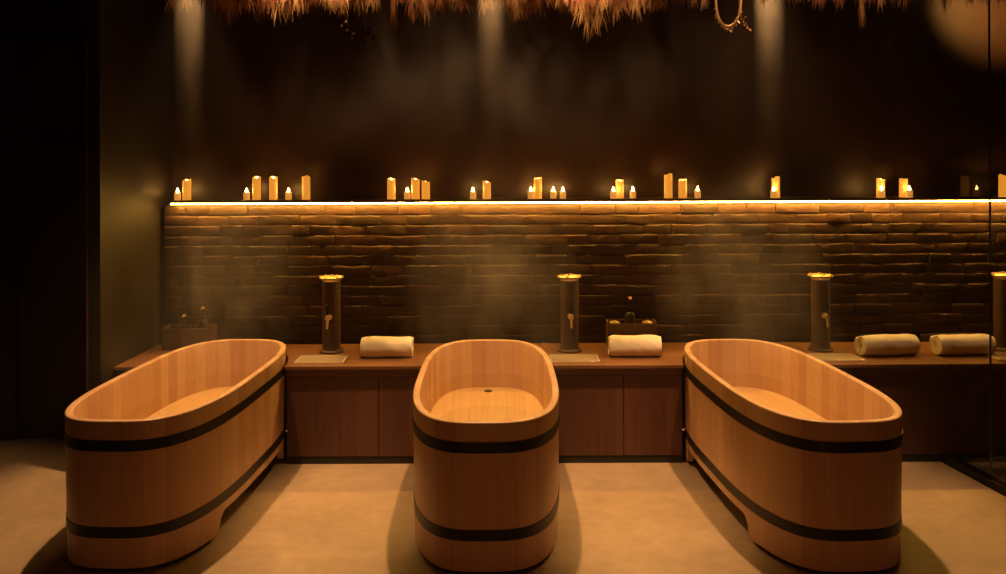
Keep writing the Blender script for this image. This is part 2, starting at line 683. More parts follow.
tub1 = copy_tree(tub)
tub1.location = (-1.751, 4.844, 0)
tub1.rotation_euler.z = -0.039
tub1['label'] = 'oval wooden soaking tub nearest the dark doorway, turned slightly'
tub3 = copy_tree(tub)
tub3.location = (1.516, 4.785, 0)
tub3.rotation_euler.z = 0.064
tub3['label'] = 'oval wooden soaking tub nearest the glass partition'
TUBS = [tub1, tub, tub3]


def inlay(u, w, h, square):
    """Small mark let into the stave face, following its curve."""
    bm = bmesh.new()
    pts = outline(0.0012, 3000)
    near = [(p, i) for i, (p, s) in enumerate(pts) if p.y < 0 and abs(p.x - u) <= w / 2]
    near.sort(key=lambda q: q[0].x)
    near = [q[0] for q in near][::6]
    cols = []
    for k, p in enumerate(near):
        t = (p.x - u) / (w / 2)
        hh = h / 2 * (1.0 if square else math.sqrt(max(0.02, 1 - t * t)))
        cols.append([bm.verts.new((p.x, p.y, 0.652 + hh * q)) for q in (-1, -0.3, 0.3, 1)])
    for a, b in zip(cols, cols[1:]):
        for q in range(3):
            bm.faces.new((a[q], b[q], b[q + 1], a[q + 1]))
    bmesh.ops.solidify(bm, geom=bm.faces[:], thickness=0.0015)
    return bm


obj('inlay_mark', inlay(0.0, 0.056, 0.016, False), M['inlay'], tub)
obj('inlay_mark', inlay(0.17, 0.024, 0.030, True), M['inlay'], tub1)
obj('inlay_line', inlay(0.125, 0.06, 0.005, True), M['inlay'], tub1)

for t, lab in zip(TUBS, ('clear bath water in the wooden tub nearest the dark doorway', 'clear bath water in the middle wooden tub',
                         'clear bath water in the wooden tub nearest the glass partition')):
    bm = bmesh.new()
    pts = outline(-THICK - 0.0005, 200)
    vs = [bm.verts.new((p.x * taper(0.48), p.y * taper(0.48), 0)) for p, s in pts]
    bm.faces.new(vs)
    w = obj('bath_water', bm, M['water'], smooth=False, loc=(t.location.x, t.location.y, 0.480), rot=(0, 0, t.rotation_euler.z))
    tag(w, lab, 'water', 'bath water in the tubs', 'thing')

# ------------------------------------------------------------------ bench and worktop
def tub_world(t, off):
    a = t.rotation_euler.z
    c, s = math.cos(a), math.sin(a)
    return [(t.location.x + p.x * c - p.y * s, t.location.y + p.x * s + p.y * c) for p, _ in outline(off, 600)]


bm = bmesh.new()
poly = [(LX + 0.004, CF)]
edges = []
for t in TUBS:
    pts = [p for p in tub_world(t, 0.010) if p[1] > CF]
    pts.sort(key=lambda p: -math.atan2(p[1] - CF, p[0] - t.location.x))
    xl, xr = pts[0][0], pts[-1][0]
    edges.append((xl, xr))
    poly += [(xl, CF)] + pts[1:-1] + [(xr, CF)]
poly += [(RX, CF), (RX, BR - 0.045), (LX + 0.004, BR - 0.045)]
lo = [bm.verts.new((x, y, CT - 0.018)) for x, y in poly]
hi = [bm.verts.new((x, y, CT)) for x, y in poly]
f1 = bm.faces.new(hi[::-1]); f2 = bm.faces.new(lo)
for i in range(len(lo)):
    j = (i + 1) % len(lo)
    bm.faces.new((lo[i], hi[i], hi[j], lo[j]))
bmesh.ops.recalc_face_normals(bm, faces=bm.faces)
bmesh.ops.triangulate(bm, faces=[f1, f2])
uv_project(bm, 1, 0)
wt = obj('worktop', bm, M['worktop'], smooth=False)
tag(wt, 'long dark wooden bench top against the brick wall, cut out around the tubs', 'worktop')

spans = [(LX + 0.01, edges[0][0] - 0.004, 'short dark wooden bench front left of the tubs, by the dark doorway', []),
         (edges[0][1] + 0.004, edges[1][0] - 0.004, 'dark wooden bench front under the first tap, left of the middle tub', [-0.78]),
         (edges[1][1] + 0.004, edges[2][0] - 0.004, 'dark wooden bench front below the box of toiletries, right of the middle tub', [X(622, 5.4)]),
         (edges[2][1] + 0.004, RX - 0.01, 'long unlit dark bench front under the two towels by the glass partition', [2.36, 3.1])]
for x0, x1, lab, seams in spans:
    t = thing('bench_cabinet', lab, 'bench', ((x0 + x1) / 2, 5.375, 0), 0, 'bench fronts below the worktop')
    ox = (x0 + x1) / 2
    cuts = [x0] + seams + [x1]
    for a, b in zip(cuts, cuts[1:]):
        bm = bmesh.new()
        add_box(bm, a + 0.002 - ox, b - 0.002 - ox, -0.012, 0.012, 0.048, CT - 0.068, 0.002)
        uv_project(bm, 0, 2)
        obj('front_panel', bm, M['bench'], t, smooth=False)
    bm = bmesh.new()
    add_box(bm, x0 - ox, x1 - ox, -0.016, 0.012, CT - 0.066, CT - 0.019, 0.002)
    uv_project(bm, 2, 0)
    obj('top_rail', bm, M['bench'], t, smooth=False)
    for a in (x0, x1 - 0.02):
        bm = bmesh.new()
        add_box(bm, a - ox, a + 0.02 - ox, 0.031, 0.62, 0.0, CT - 0.019)
        uv_project(bm, 1, 2)
        obj('side_panel', bm, M['bench'], t, smooth=False)
    bm = bmesh.new()
    add_box(bm, x0 + 0.003 - ox, x1 - 0.003 - ox, -0.008, 0.010, 0.0, 0.046)
    obj('kick_board', bm, M['plinth'], t, smooth=False)

# ------------------------------------------------------------------ beer towers with drip trays
TD = 5.76


def make_tower(label, x, rot):
    t = thing('beer_tower', label, 'beer tap', (x, TD, CT), rot, 'beer tap towers on the bench top')
    bm = bmesh.new()
    add_lathe(bm, [(0.082, 0.0), (0.082, 0.010), (0.076, 0.016), (0.066, 0.020), (0.064, 0.030)], 32)
    for k in range(4):
        a = PI / 4 + k * PI / 2
        add_lathe(bm, [(0.007, 0.012), (0.007, 0.020), (0.0, 0.023)], 8, (0.074 * math.cos(a), 0.074 * math.sin(a), 0))
    obj('base_flange', bm, M['bronze'], t)
    bm = bmesh.new()
    add_lathe(bm, [(0.060, 0.028), (0.060, 0.470), (0.058, 0.476)], 32)
    obj('column', bm, M['bronze'], t)
    bm = bmesh.new()
    add_lathe(bm, [(0.060, 0.474), (0.064, 0.484), (0.070, 0.490), (0.082, 0.496), (0.082, 0.500), (0.074, 0.506), (0.030, 0.510), (0.0, 0.510)], 32)
    add_lathe(bm, [(0.010, 0.509), (0.010, 0.516), (0.0, 0.520)], 12)
    for k in range(6):
        a = k * PI / 3 + 0.26
        add_lathe(bm, [(0.006, 0.500), (0.006, 0.510), (0.0, 0.512)], 8, (0.074 * math.cos(a), 0.074 * math.sin(a), 0))
    obj('top_cap', bm, M['brass'], t)
    tap = bmesh.new()
    add_lathe(tap, [(0.020, -0.058), (0.020, -0.066), (0.011, -0.068), (0.011, -0.098), (0.015, -0.100), (0.015, -0.118), (0.0, -0.120)], 16, (0, 0, 0.242), 'y')
    add_tube(tap, [(0, -0.109, 0.242), (0, -0.111, 0.219), (0, -0.118, 0.196), (0, -0.121, 0.174)], [0.010, 0.009, 0.0085, 0.0075], 12)
    add_lathe(tap, [(0.012, 0.244), (0.012, 0.258), (0.008, 0.264)], 12, (0, -0.109, 0))
    tp = obj('tap', tap, M['brass'], t)
    bm = bmesh.new()
    add_lathe(bm, [(0.006, 0.263), (0.009, 0.279), (0.012, 0.314), (0.010, 0.326), (0.0, 0.330)], 14, (0, -0.109, 0))
    obj('tap_handle', bm, M['black_metal'], tp)
    return t


towers = [(X(331, TD), -0.05, 'bronze tap tower between the doorway tub and the middle tub'),
          (X(569, TD), 0.03, 'bronze tap tower between the middle tub and the box of toiletries'),
          (X(820, TD), 0.04, 'bronze tap tower behind the glass-side tub'),
          (X(1003, TD), 0.0, 'bronze tap tower behind the glass partition, cut by the picture edge')]
for x, r, lab in towers:
    make_tower(lab, x, r)


def make_tray(label, x):
    w, d = 0.31, 0.20
    t = thing('drip_tray', label, 'drip tray', (x, 5.50, CT), 0, 'drip trays in front of the taps')
    bm = bmesh.new()
    add_box(bm, -w / 2, w / 2, -d / 2, -d / 2 + 0.012, 0, 0.012, 0.002)
    add_box(bm, -w / 2, w / 2, d / 2 - 0.012, d / 2, 0, 0.012, 0.002)
    add_box(bm, -w / 2, -w / 2 + 0.012, -d / 2 + 0.012, d / 2 - 0.012, 0, 0.012, 0.002)
    add_box(bm, w / 2 - 0.012, w / 2, -d / 2 + 0.012, d / 2 - 0.012, 0, 0.012, 0.002)
    obj('tray_frame', bm, M['steel'], t, smooth=False)
    bm = bmesh.new()
    add_box(bm, -w / 2 + 0.012, w / 2 - 0.012, -d / 2 + 0.012, d / 2 - 0.012, 0, 0.002)
    obj('tray_pan', bm, M['black_metal'], t, smooth=False)
    bm = bmesh.new()
    nx, ny = 20, 9
    for i in range(1, nx):
        xx = -w / 2 + 0.012 + (w - 0.024) * i / nx
        add_box(bm, xx - 0.0028, xx + 0.0028, -d / 2 + 0.012, d / 2 - 0.012, 0.006, 0.010)
    for j in range(1, ny):
        yy = -d / 2 + 0.012 + (d - 0.024) * j / ny
        add_box(bm, -w / 2 + 0.012, w / 2 - 0.012, yy - 0.0035, yy + 0.0035, 0.0075, 0.0115)
    obj('grille', bm, M['steel'], t, smooth=False)
    return t


for px, lab in ((321.5, 'steel drip tray beside the doorway tub, below its tap'), (573.5, 'steel drip tray beside the middle tub, below its tap'),
                (833.0, 'steel drip tray partly hidden by the glass-side tub'), (1012, 'steel drip tray behind the glass, at the picture edge')):
    make_tray(lab, X(px, 5.515))


# ------------------------------------------------------------------ rolled towels
def make_towel(label, x, y, length, rot, seed, r=0.080):
    rr = random.Random(seed)
    bm = bmesh.new()
    # spiral cross-section, outer turn round and slightly sagged; inner turns seen at the ends
    turns, per = 4, 30
    path = []
    for k in range(turns * per + 1):
        f = k / (turns * per)
        a = 2 * PI * turns * f + 0.6
        rad = 0.010 + (r - 0.010) * f
        path.append((rad * math.cos(a), rad * math.sin(a)))
    th = (r - 0.010) / turns * 0.78
    nx = 22
    rows = []
    for side in (0, 1):
        rows.append([])
        for i in range(nx + 1):
            u = i / nx
            xx = (u - 0.5) * length
            pull = 1 - 0.10 * max(0, abs(2 * u - 1) - 0.82) / 0.18
            col = []
            for k, (a, b) in enumerate(path):
                rad = math.hypot(a, b)
                q = 1 - side * th / max(rad, 0.012)
                q *= pull
                wob = 1 + 0.10 * mnoise.noise(Vector((xx * 6.5, a * 11, b * 11 + seed * 3.7))) + 0.05 * mnoise.noise(Vector((xx * 16 + b * 25, a * 22, seed))) + 0.02 * mnoise.noise(Vector((xx * 30, a * 40, b * 40 + seed)))
                yy, zz = a * q * 1.10 * wob, b * q * 0.98 * wob
                zz = max(zz, -r * 0.86)
                dx = 0.008 * mnoise.noise(Vector((k * 0.05, seed, i * 0.0))) if i in (0, nx) else 0
                dx += (1 - rad / r) * 0.010 * (1 if i == 0 else -1) * (1 if i in (0, nx) else 0)
                col.append(bm.verts.new((xx + dx, yy, zz + r * 0.86)))
            rows[-1].append(col)
    K = len(path)
    o_, i_ = rows
    for i in range(nx):
        for k in range(K - 1):
            bm.faces.new((o_[i][k], o_[i + 1][k], o_[i + 1][k + 1], o_[i][k + 1]))
            bm.faces.new((i_[i][k], i_[i][k + 1], i_[i + 1][k + 1], i_[i + 1][k]))
        for k in (0, K - 1):
            bm.faces.new((o_[i][k], o_[i + 1][k], i_[i + 1][k], i_[i][k]))
    for i in (0, nx):
        for k in range(K - 1):
            bm.faces.new((o_[i][k], o_[i][k + 1], i_[i][k + 1], i_[i][k]))
    bmesh.ops.recalc_face_normals(bm, faces=bm.faces)
    o = obj('rolled_towel', bm, M['towel'], loc=(x, y, CT + 0.0005), rot=(0, 0, rot), angle=60)
    tag(o, label, 'towel', 'rolled towels on the bench top')


make_towel('cream rolled towel on the bench top right of the first tap, by the middle tub', X(386.5, 5.60), 5.60, 0.335, 0.02, 3)
make_towel('cream rolled towel in front of the dark box of toiletries', X(634, 5.60), 5.60, 0.335, -0.03, 8)
make_towel('cream rolled towel on the bench behind the glass-side tub, outside the glass partition', X(887, 5.60), 5.60, 0.37, 0.10, 15)
make_towel('cream rolled towel at the far right, seen through the glass partition', X(962.5, 5.60), 5.60, 0.365, 0.04, 22)


# ------------------------------------------------------------------ toiletry boxes
def make_caddy(label, x, y, w, d, h, post=False):
    t = thing('toiletry_box', label, 'box', (x, y, CT), 0, 'toiletry boxes on the bench')
    for nm, b in (('front_panel', (-w / 2, w / 2, -d / 2, -d / 2 + 0.012, 0, h * 0.93)), ('back_panel', (-w / 2, w / 2, d / 2 - 0.012, d / 2, 0, h)),
                  ('side_panel', (-w / 2, -w / 2 + 0.012, -d / 2 + 0.012, d / 2 - 0.012, 0, h)), ('side_panel', (w / 2 - 0.012, w / 2, -d / 2 + 0.012, d / 2 - 0.012, 0, h)),
                  ('base_panel', (-w / 2 + 0.012, w / 2 - 0.012, -d / 2 + 0.012, d / 2 - 0.012, 0.0, 0.012))):
        bm = bmesh.new()
        add_box(bm, *b, 0.0015)
        uv_project(bm, 2, 0)
        obj(nm, bm, M['caddy'], t, smooth=False)
    return t


def make_bottle(label, x, y, h, r=0.030, group='pump bottles in the toiletry boxes'):
    t = thing('pump_bottle', label, 'bottle', (x, y, CT + 0.013), 0, group)
    bh = h * 0.70
    bm = bmesh.new()
    add_lathe(bm, [(r * 0.92, 0), (r, 0.006), (r, bh * 0.86), (r * 0.8, bh * 0.94), (r * 0.42, bh * 0.98), (r * 0.42, bh)], 20)
    obj('bottle_body', bm, M['bottle'], t)
    bm = bmesh.new()
    add_lathe(bm, [(r * 0.5, bh - 0.004), (r * 0.5, bh + 0.018), (r * 0.2, bh + 0.020), (r * 0.2, h - 0.014)], 14)
    obj('pump_collar', bm, M['black_metal'], t)
    bm = bmesh.new()
    add_lathe(bm, [(r * 0.25, h - 0.016), (r * 0.40, h - 0.012), (r * 0.36, h - 0.001), (0, h)], 14)
    add_tube(bm, [(0, 0, h - 0.008), (0, -0.024, h - 0.008), (0, -0.038, h - 0.012)], [0.005, 0.0045, 0.004], 8)
    obj('pump_head', bm, M['lid'], t)
    return t


def make_jar(label, x, y, top, r=0.034):
    t = thing('lidded_jar', label, 'jar', (x, y, CT + 0.013), 0, 'jars in the toiletry boxes')
    h = top - CT - 0.013
    bm = bmesh.new()
    add_lathe(bm, [(r * 0.9, 0), (r, 0.008), (r, h - 0.034), (r * 0.85, h - 0.028), (r * 0.85, h - 0.024)], 20)
    obj('jar_body', bm, M['jar'], t)
    bm = bmesh.new()
    add_lathe(bm, [(r * 1.02, h - 0.028), (r * 1.04, h - 0.004), (r * 0.95, h), (0.010, h), (0.010, h + 0.008), (0, h + 0.010)], 20)
    obj('jar_lid', bm, M['lid'], t)


cy = 5.90
make_caddy('dark open wooden box of toiletries behind a rolled towel', X(630.5, cy), cy, 0.335, 0.13, 0.178)
make_bottle('black pump bottle standing in the box behind the towel', X(629.5, cy), cy, Z(297, cy) - CT - 0.013, 0.034)
make_jar('pale-lidded jar left of the pump bottle in the box behind the towel', X(618.3, cy) - 0.03, cy, Z(322.0, cy))
make_jar('pale-lidded jar right of the pump bottle in the box behind the towel', X(646.5, cy), cy, Z(322.0, cy))
make_caddy('dark wooden box of bottles at the left end of the bench, behind the doorway tub', X(189, cy), cy, 0.33, 0.13, 0.155)
make_bottle('taller pump bottle in the box at the left end of the bench', X(202.5, cy), cy, Z(305.5, cy) - CT - 0.013, 0.030)
make_bottle('shorter pump bottle in the box at the left end of the bench', X(184, cy), cy, Z(313, cy) - CT - 0.013, 0.028)

# ------------------------------------------------------------------ candles
LT = 1.624


def pillar_mesh(h, seed, r=0.029):
    bm = bmesh.new()
    seg = 24
    prof = [(r * 1.0, 0), (r * 1.02, 0.004), (r, h * 0.3), (r * 0.99, h * 0.7), (r, h - 0.004), (r * 0.93, h), (r * 0.80, h - 0.002), (r * 0.68, h - 0.016), (r * 0.3, h - 0.024), (0, h - 0.024)]
    add_lathe(bm, prof, seg)
    rr = random.Random(seed)
    a0 = rr.random() * 6.28
    for v in bm.verts:
        if v.co.z > h * 0.85:
            a = math.atan2(v.co.y, v.co.x)
            v.co.z += 0.006 * math.cos(a - a0) + 0.003 * math.sin(3 * a + a0)
        v.co.x *= 1 + 0.02 * mnoise.noise(Vector((v.co.z * 20, seed, v.co.y * 30)))
    return bm


def flame_mesh(h=0.030, r=0.0065):
    bm = bmesh.new()
    add_lathe(bm, [(0, 0), (r * 0.7, h * 0.08), (r, h * 0.28), (r * 0.85, h * 0.48), (r * 0.5, h * 0.72), (r * 0.18, h * 0.92), (0, h)], 12)
    return bm


def candle(px, top, y, label, small=False, d=6.12, seed=0):
    x = X(px, d)
    g = 'small candles on the ledge' if small else 'pillar candles on the ledge'
    t = thing('votive_candle' if small else 'pillar_candle', label, 'candle', (x, d, LT), 0, g)
    if small:
        h = 0.052
        bm = bmesh.new()
        add_lathe(bm, [(0.020, 0), (0.022, 0.004), (0.022, h), (0.019, h), (0.018, h - 0.010), (0, h - 0.012)], 20)
        obj('wax_body', bm, M['wax_small'], t)
        bm = bmesh.new(); add_tube(bm, [(0, 0, h - 0.013), (0.0005, 0, h + 0.002)], 0.0012, 6)
        obj('wick', bm, M['wick'], t)
        obj('flame', flame_mesh(0.034, 0.0085), M['flame'], t, loc=(0, 0, h - 0.002))
    else:
        # rows taken for a level camera; the camera's slight roll is undone here
        row = top + 1.2 + (px - 503) * 0.0040
        h = Z(row, d) - LT
        obj('wax_body', pillar_mesh(h, seed), M['wax'], t)
        bm = bmesh.new(); add_tube(bm, [(0, 0, h - 0.025), (0.001, 0, h - 0.016)], 0.0013, 6)
        obj('wick', bm, M['wick'], t)
        obj('flame', flame_mesh(0.020, 0.006), M['flame'], t, loc=(0, 0, h - 0.018))
    return t


E = 'on the ledge'
CANDLES = [
    (177.5, 0, 1, 'tiny lit candle at the ledge end by the doorway, left of a tall pillar candle'),
    (186.8, 178.6, 0, 'pillar candle at the ledge end by the doorway'),
    (246.5, 0, 1, 'tiny lit candle just left of two equal pillar candles above the doorway tub'),
    (256.6, 175.7, 0, 'left of the two equal pillar candles standing together above the doorway tub'),
    (273.3, 175.7, 0, 'right of the two equal pillar candles standing together above the doorway tub'),
    (288.4, 0, 1, 'tiny lit candle between the pair of pillars and the lone pillar above the first tap'),
    (306.0, 175.4, 0, 'pillar candle alone above and left of the first tap tower'),
    (391.3, 177.4, 0, 'leftmost pillar of the cluster left of the middle tub, apart from the other two'),
    (407.2, 0, 1, 'tiny lit candle among the cluster of three pillars left of the middle tub'),
    (415.4, 177.4, 0, 'taller of two touching pillar candles above the middle tub rim'),
    (425.8, 180.4, 0, 'shorter of two touching pillar candles above the middle tub rim'),
    (473.0, 0, 1, 'tiny lit candle left of the single short pillar above the middle tub'),
    (486.7, 180.4, 0, 'single short pillar candle directly above the middle tub'),
    (530.7, 0, 1, 'tiny lit candle against the left side of the pillar left of the middle tap'),
    (537.7, 177.0, 0, 'pillar candle among three tiny candles left of the middle tap'),
    (553.3, 0, 1, 'left of the two tiny candles side by side above the middle tap'),
    (562.8, 0, 1, 'right of the two tiny candles side by side above the middle tap'),
    (613.3, 0, 2, 'tiny lit candle in front of the pillar above the toiletry box'),
    (619.5, 179.0, 0, 'pillar candle flanked by two tiny candles above the toiletry box'),
    (632.7, 0, 1, 'tiny lit candle right of the pillar above the toiletry box'),
    (668.2, 173.0, 0, 'tallest pillar candle on the ledge, beside a darker pillar'),
    (682.6, 178.4, 0, 'dimmer pillar candle right of the tallest pillar'),
    (697.5, 0, 1, 'tiny lit candle right of the tallest and dimmer pillars'),
    (775.6, 176.0, 0, 'lone pillar candle above and left of the third tap'),
    (773.6, 0, 2, 'tiny lit candle in front of the lone pillar left of the third tap'),
    (880.5, 178.0, 0, 'left of the two pillar candles either side of the glass edge'),
    (881.5, 0, 2, 'tiny lit candle in front of the left pillar by the glass edge'),
    (903.4, 178.0, 0, 'right of the two pillar candles either side of the glass edge'),
    (909.3, 0, 2, 'tiny lit candle at the lower right of the right pillar by the glass edge'),
    (1003.0, 174.0, 0, 'pillar candle behind the glass, cut by the picture edge'),
]
for k, (px, top, sm, lab) in enumerate(CANDLES):
    if sm == 0:
        candle(px, top, 0, lab, False, 6.12, k)
    else:
        candle(px, top, 0, lab, True, 6.12 if sm == 1 else 6.05, k)

# ------------------------------------------------------------------ glass partition
GX = lambda y: 2.683 + 0.117 * (6.0 - y)
ga = math.atan2(-0.117, 1.0)


def glass_pane(name, y0, y1, mat, notch):
    """Upright pane standing in the rail, following the partition line; notched over the bench."""
    bm = bmesh.new()
    prof = [(y0, 0.03), (y1, 0.03), (y1, CEIL - 0.002), (y0, CEIL - 0.002)] if not notch else \
        [(y0, 0.03), (CF - 0.008, 0.03), (CF - 0.008, CT + 0.004), (y1, CT + 0.004), (y1, CEIL - 0.002), (y0, CEIL - 0.002)]
    q = []
    for dx in (-0.004, 0.004):
        q.append([bm.verts.new((GX(y) + dx, y, zz)) for y, zz in prof])
    bm.faces.new(q[0]); bm.faces.new(q[1][::-1])
    K = len(prof)
    for i in range(K):
        j = (i + 1) % K
        f = bm.faces.new((q[0][i], q[1][i], q[1][j], q[0][j]))
        f.material_index = 1
    bmesh.ops.recalc_face_normals(bm, faces=bm.faces)
    return obj(name, bm, mat, smooth=False)


M['glass_edge'] = simple('glass_edge', (0.10, 0.085, 0.05), 0.2)
gp = thing('glass_partition', 'smoked glass partition standing in a dark floor rail at the right', 'glass partition', (GX(5.0), 5.0, 0))
for nm, a, b, nt_ in (('glass_pane', 4.965, LF - 0.008, True), ('glass_pane', 3.6, 4.957, False)):
    o = glass_pane(nm, a, b, [M['glass'], M['glass_edge']], nt_)
    o.parent = gp
    o.matrix_parent_inverse = Matrix.Translation((-GX(5.0), -5.0, 0))
bm = bmesh.new()
for dx0, dx1, z1 in ((-0.035, -0.006, 0.045), (0.006, 0.035, 0.045), (-0.035, 0.035, 0.012)):
    vs = []
    for y in (3.6, 5.385):
        for dx in (dx0, dx1):
            for zz in (0.0, z1):
                vs.append(bm.verts.new((GX(y) + dx - GX(5.0), y - 5.0, zz)))
    bmesh.ops.convex_hull(bm, input=vs)
obj('floor_rail', bm, M['black_metal'], gp, smooth=False)


# ------------------------------------------------------------------ dried plants hanging from the ceiling
def plume_mesh(seed, length, spread, count, curl=0.0):
    """A dried reed plume hanging head down: a thin stem and many drooping bristles."""
    rr = random.Random(seed)
    bm = bmesh.new()
    lean = ((rr.random() - 0.5) * 0.10, (rr.random() - 0.5) * 0.10)

    def axis(f):
        return Vector((lean[0] * f + curl * f * f * 0.1, lean[1] * f, -length * f))
    add_tube(bm, [axis(k / 8) for k in range(9)], [0.0028 - 0.0018 * k / 8 for k in range(9)], 5)
    for i in range(count):
        f = 0.30 + 0.68 * rr.random() ** 0.8
        p = axis(f)
        a = rr.random() * 2 * PI
        l = (0.05 + 0.09 * rr.random()) * (1.15 - 0.7 * abs(f - 0.6))
        wsp = spread * (0.35 + rr.random())
        out = Vector((math.cos(a), math.sin(a), 0))
        side = Vector((-out.y, out.x, 0))
        w = 0.0011 + 0.0016 * rr.random()
        pts = [p, p + out * l * wsp * 0.55 + Vector((0, 0, -l * 0.45)), p + out * l * wsp * 0.85 + Vector((0, 0, -l))]
        ws = [w * 0.7, w, w * 0.25]
        prev = None
        for q, ww in zip(pts, ws):
            cur = (bm.verts.new(q - side * ww), bm.verts.new(q + side * ww), bm.verts.new(q + out * ww))
            if prev:
                for u in range(3):
                    v = (u + 1) % 3
                    bm.faces.new((prev[u], prev[v], cur[v], cur[u]))
            prev = cur
        bm.faces.new(prev)
    return bm


rnd = random.Random(5)
protos = []
for k in range(10):
    o = obj('dried_plume', plume_mesh(40 + k, 0.42 + 0.05 * (k % 3), 0.30 + 0.12 * (k % 4), 110), M['plume' if k % 3 else 'plume_red'], smooth=False)
    protos.append(o)
used = set()


def hang(px, d, tip, k=None, label=None, scale=1.0, group='dried plumes hanging from the ceiling'):
    """Hang a plume so its tip reaches picture row tip at distance d."""
    k = rnd.randrange(10) if k is None else k
    src = protos[k]
    if k in used:
        o = src.copy(); C.objects.link(o)
    else:
        o = src; used.add(k)
    L = (0.42 + 0.05 * (k % 3))
    ztip = Z(tip, d)
    s = (CEIL - ztip) / (L + 0.075)
    o.location = (X(px, d), d, CEIL)
    o.rotation_euler = (0, 0, rnd.random() * 6.28)
    o.scale = (scale, scale, s)
    tag(o, label or 'dried reed plume hanging in the row along the ceiling', 'dried plume', group)
    return o


# lower fringe: tip rows read off along the picture, the mass behind it shorter
fringe = [(172, 9), (180, 8), (205, 10), (213, 16), (222, 10), (232, 26), (246, 15), (254, 14), (262, 17), (270, 20), (277, 10), (284, 11), (292, 15), (301, 9), (310, 8),
          (318, 5), (326, 7), (334, 8), (341, 11), (345, 13), (353, 13), (362, 7), (370, 11), (378, 8), (391, 26), (408, 21), (416, 13), (424, 21), (430, 18),
          (442, 12), (452, 16), (460, 13), (470, 13), (478, 8), (487, 9), (497, 15), (506, 11), (516, 22), (524, 17), (530, 20), (540, 14), (547, 8), (556, 6), (566, 5),
          (572, 10), (578, 14), (583, 25), (588, 38), (594, 30), (601, 31), (604, 14), (615, 23), (622, 11), (632, 14), (640, 18), (650, 9), (656, 14), (668, 6), (676, 5), (688, 8), (696, 9), (703, 12),
          (740, 7), (752, 9), (762, 7), (775, 6), (788, 8), (800, 5), (812, 11), (822, 5), (846, 9), (856, 6), (862, 26), (872, 7), (884, 10), (896, 6), (906, 10),
          (918, 5), (930, 6), (944, 15), (956, 7), (968, 9), (976, 9), (988, 6), (1000, 8)]
special = {588: 'longest hanging tan plume, low in the brightest cluster above the middle tap', 391: 'single slender plume hanging lower than its neighbours above the ledge cluster',
           862: 'single long plume hanging alone toward the glass partition', 232: 'dim reddish plume hanging lower near the left light beam',
           615: 'slim pale plume just right of the brightest hanging cluster', 944: 'dark plume hanging against the bright wall patch by the glass'}
for px, tip in fringe:
    d = 4.55 + 0.45 * rnd.random()
    if any(abs(X(px, 4.7) - t.location.x) < 0.25 for t in TUBS):
        d = 4.42 if rnd.random() < 0.5 else 5.05         # kept clear of the downlights
    hang(px, d, tip + 1, 1 + 3 * rnd.randrange(3) if 574 < px < 620 else None, special.get(px), (0.45 + 0.35 * rnd.random()) if px > 655 or px in special else 0.75 + 0.45 * rnd.random())
mass = bmesh.new()
for i in range(170):
    px = 168 + 850 * rnd.random()
    if 705 < px < 735 and rnd.random() < 0.7:
        continue
    d = 4.4 + 0.9 * rnd.random()
    if any(math.hypot(X(px, d) - t.location.x, d - 4.72) < 0.30 for t in TUBS):
        continue
    k = rnd.randrange(10)
    s_ = (CEIL - Z((-4 if px < 660 else -16) + 11 * rnd.random(), d)) / (0.45 + 0.05 * (k % 3))
    w_ = 0.8 + 0.6 * rnd.random()
    me = protos[k].data.copy()
    me.transform(Matrix.Translation((X(px, d), d, CEIL)) @ Matrix.Rotation(rnd.random() * 6.28, 4, 'Z') @ Matrix.Diagonal((w_, w_, s_, 1)))
    i0 = len(mass.faces)
    mass.from_mesh(me)
    mass.faces.ensure_lookup_table()
    for f in mass.faces[i0:]:
        f.material_index = 0 if k % 3 else 1
    bpy.data.meshes.remove(me)
o = obj('dried_grass', mass, [M['plume'], M['plume_red']], smooth=False)
tag(o, 'thick mass of tan and russet dried grass covering the ceiling above the tubs', 'dried grass', None, 'stuff')

# looped vine and two sprigs below the plumes
bm = bmesh.new()
d = 4.7
pts = []
for k in range(25):
    a = PI * k / 24
    pts.append((X(729, d) - 0.062 * math.cos(a) * (1 + 0.15 * math.sin(a)), d + 0.02 * math.cos(a), Z(-14, d) - (Z(-14, d) - Z(27, d)) * math.sin(a) ** 0.7))
pts = [(pts[0][0] - 0.02, d + 0.02, CEIL)] + pts + [(pts[-1][0] + 0.02, d - 0.02, CEIL)]
add_tube(bm, pts, 0.0065, 7)
rr = random.Random(3)
for p in pts[4:-4]:
    for q in range(3):
        v = Vector(p)
        add_tube(bm, [v, v + Vector(((rr.random() - .5) * .03, (rr.random() - .5) * .03, -0.012 - rr.random() * 0.02))], [0.003, 0.0008], 4)
o = obj('hanging_vine', bm, M['plume'], smooth=False)
tag(o, 'looped dry vine hanging in a U below the ceiling plumes', 'dried vine')


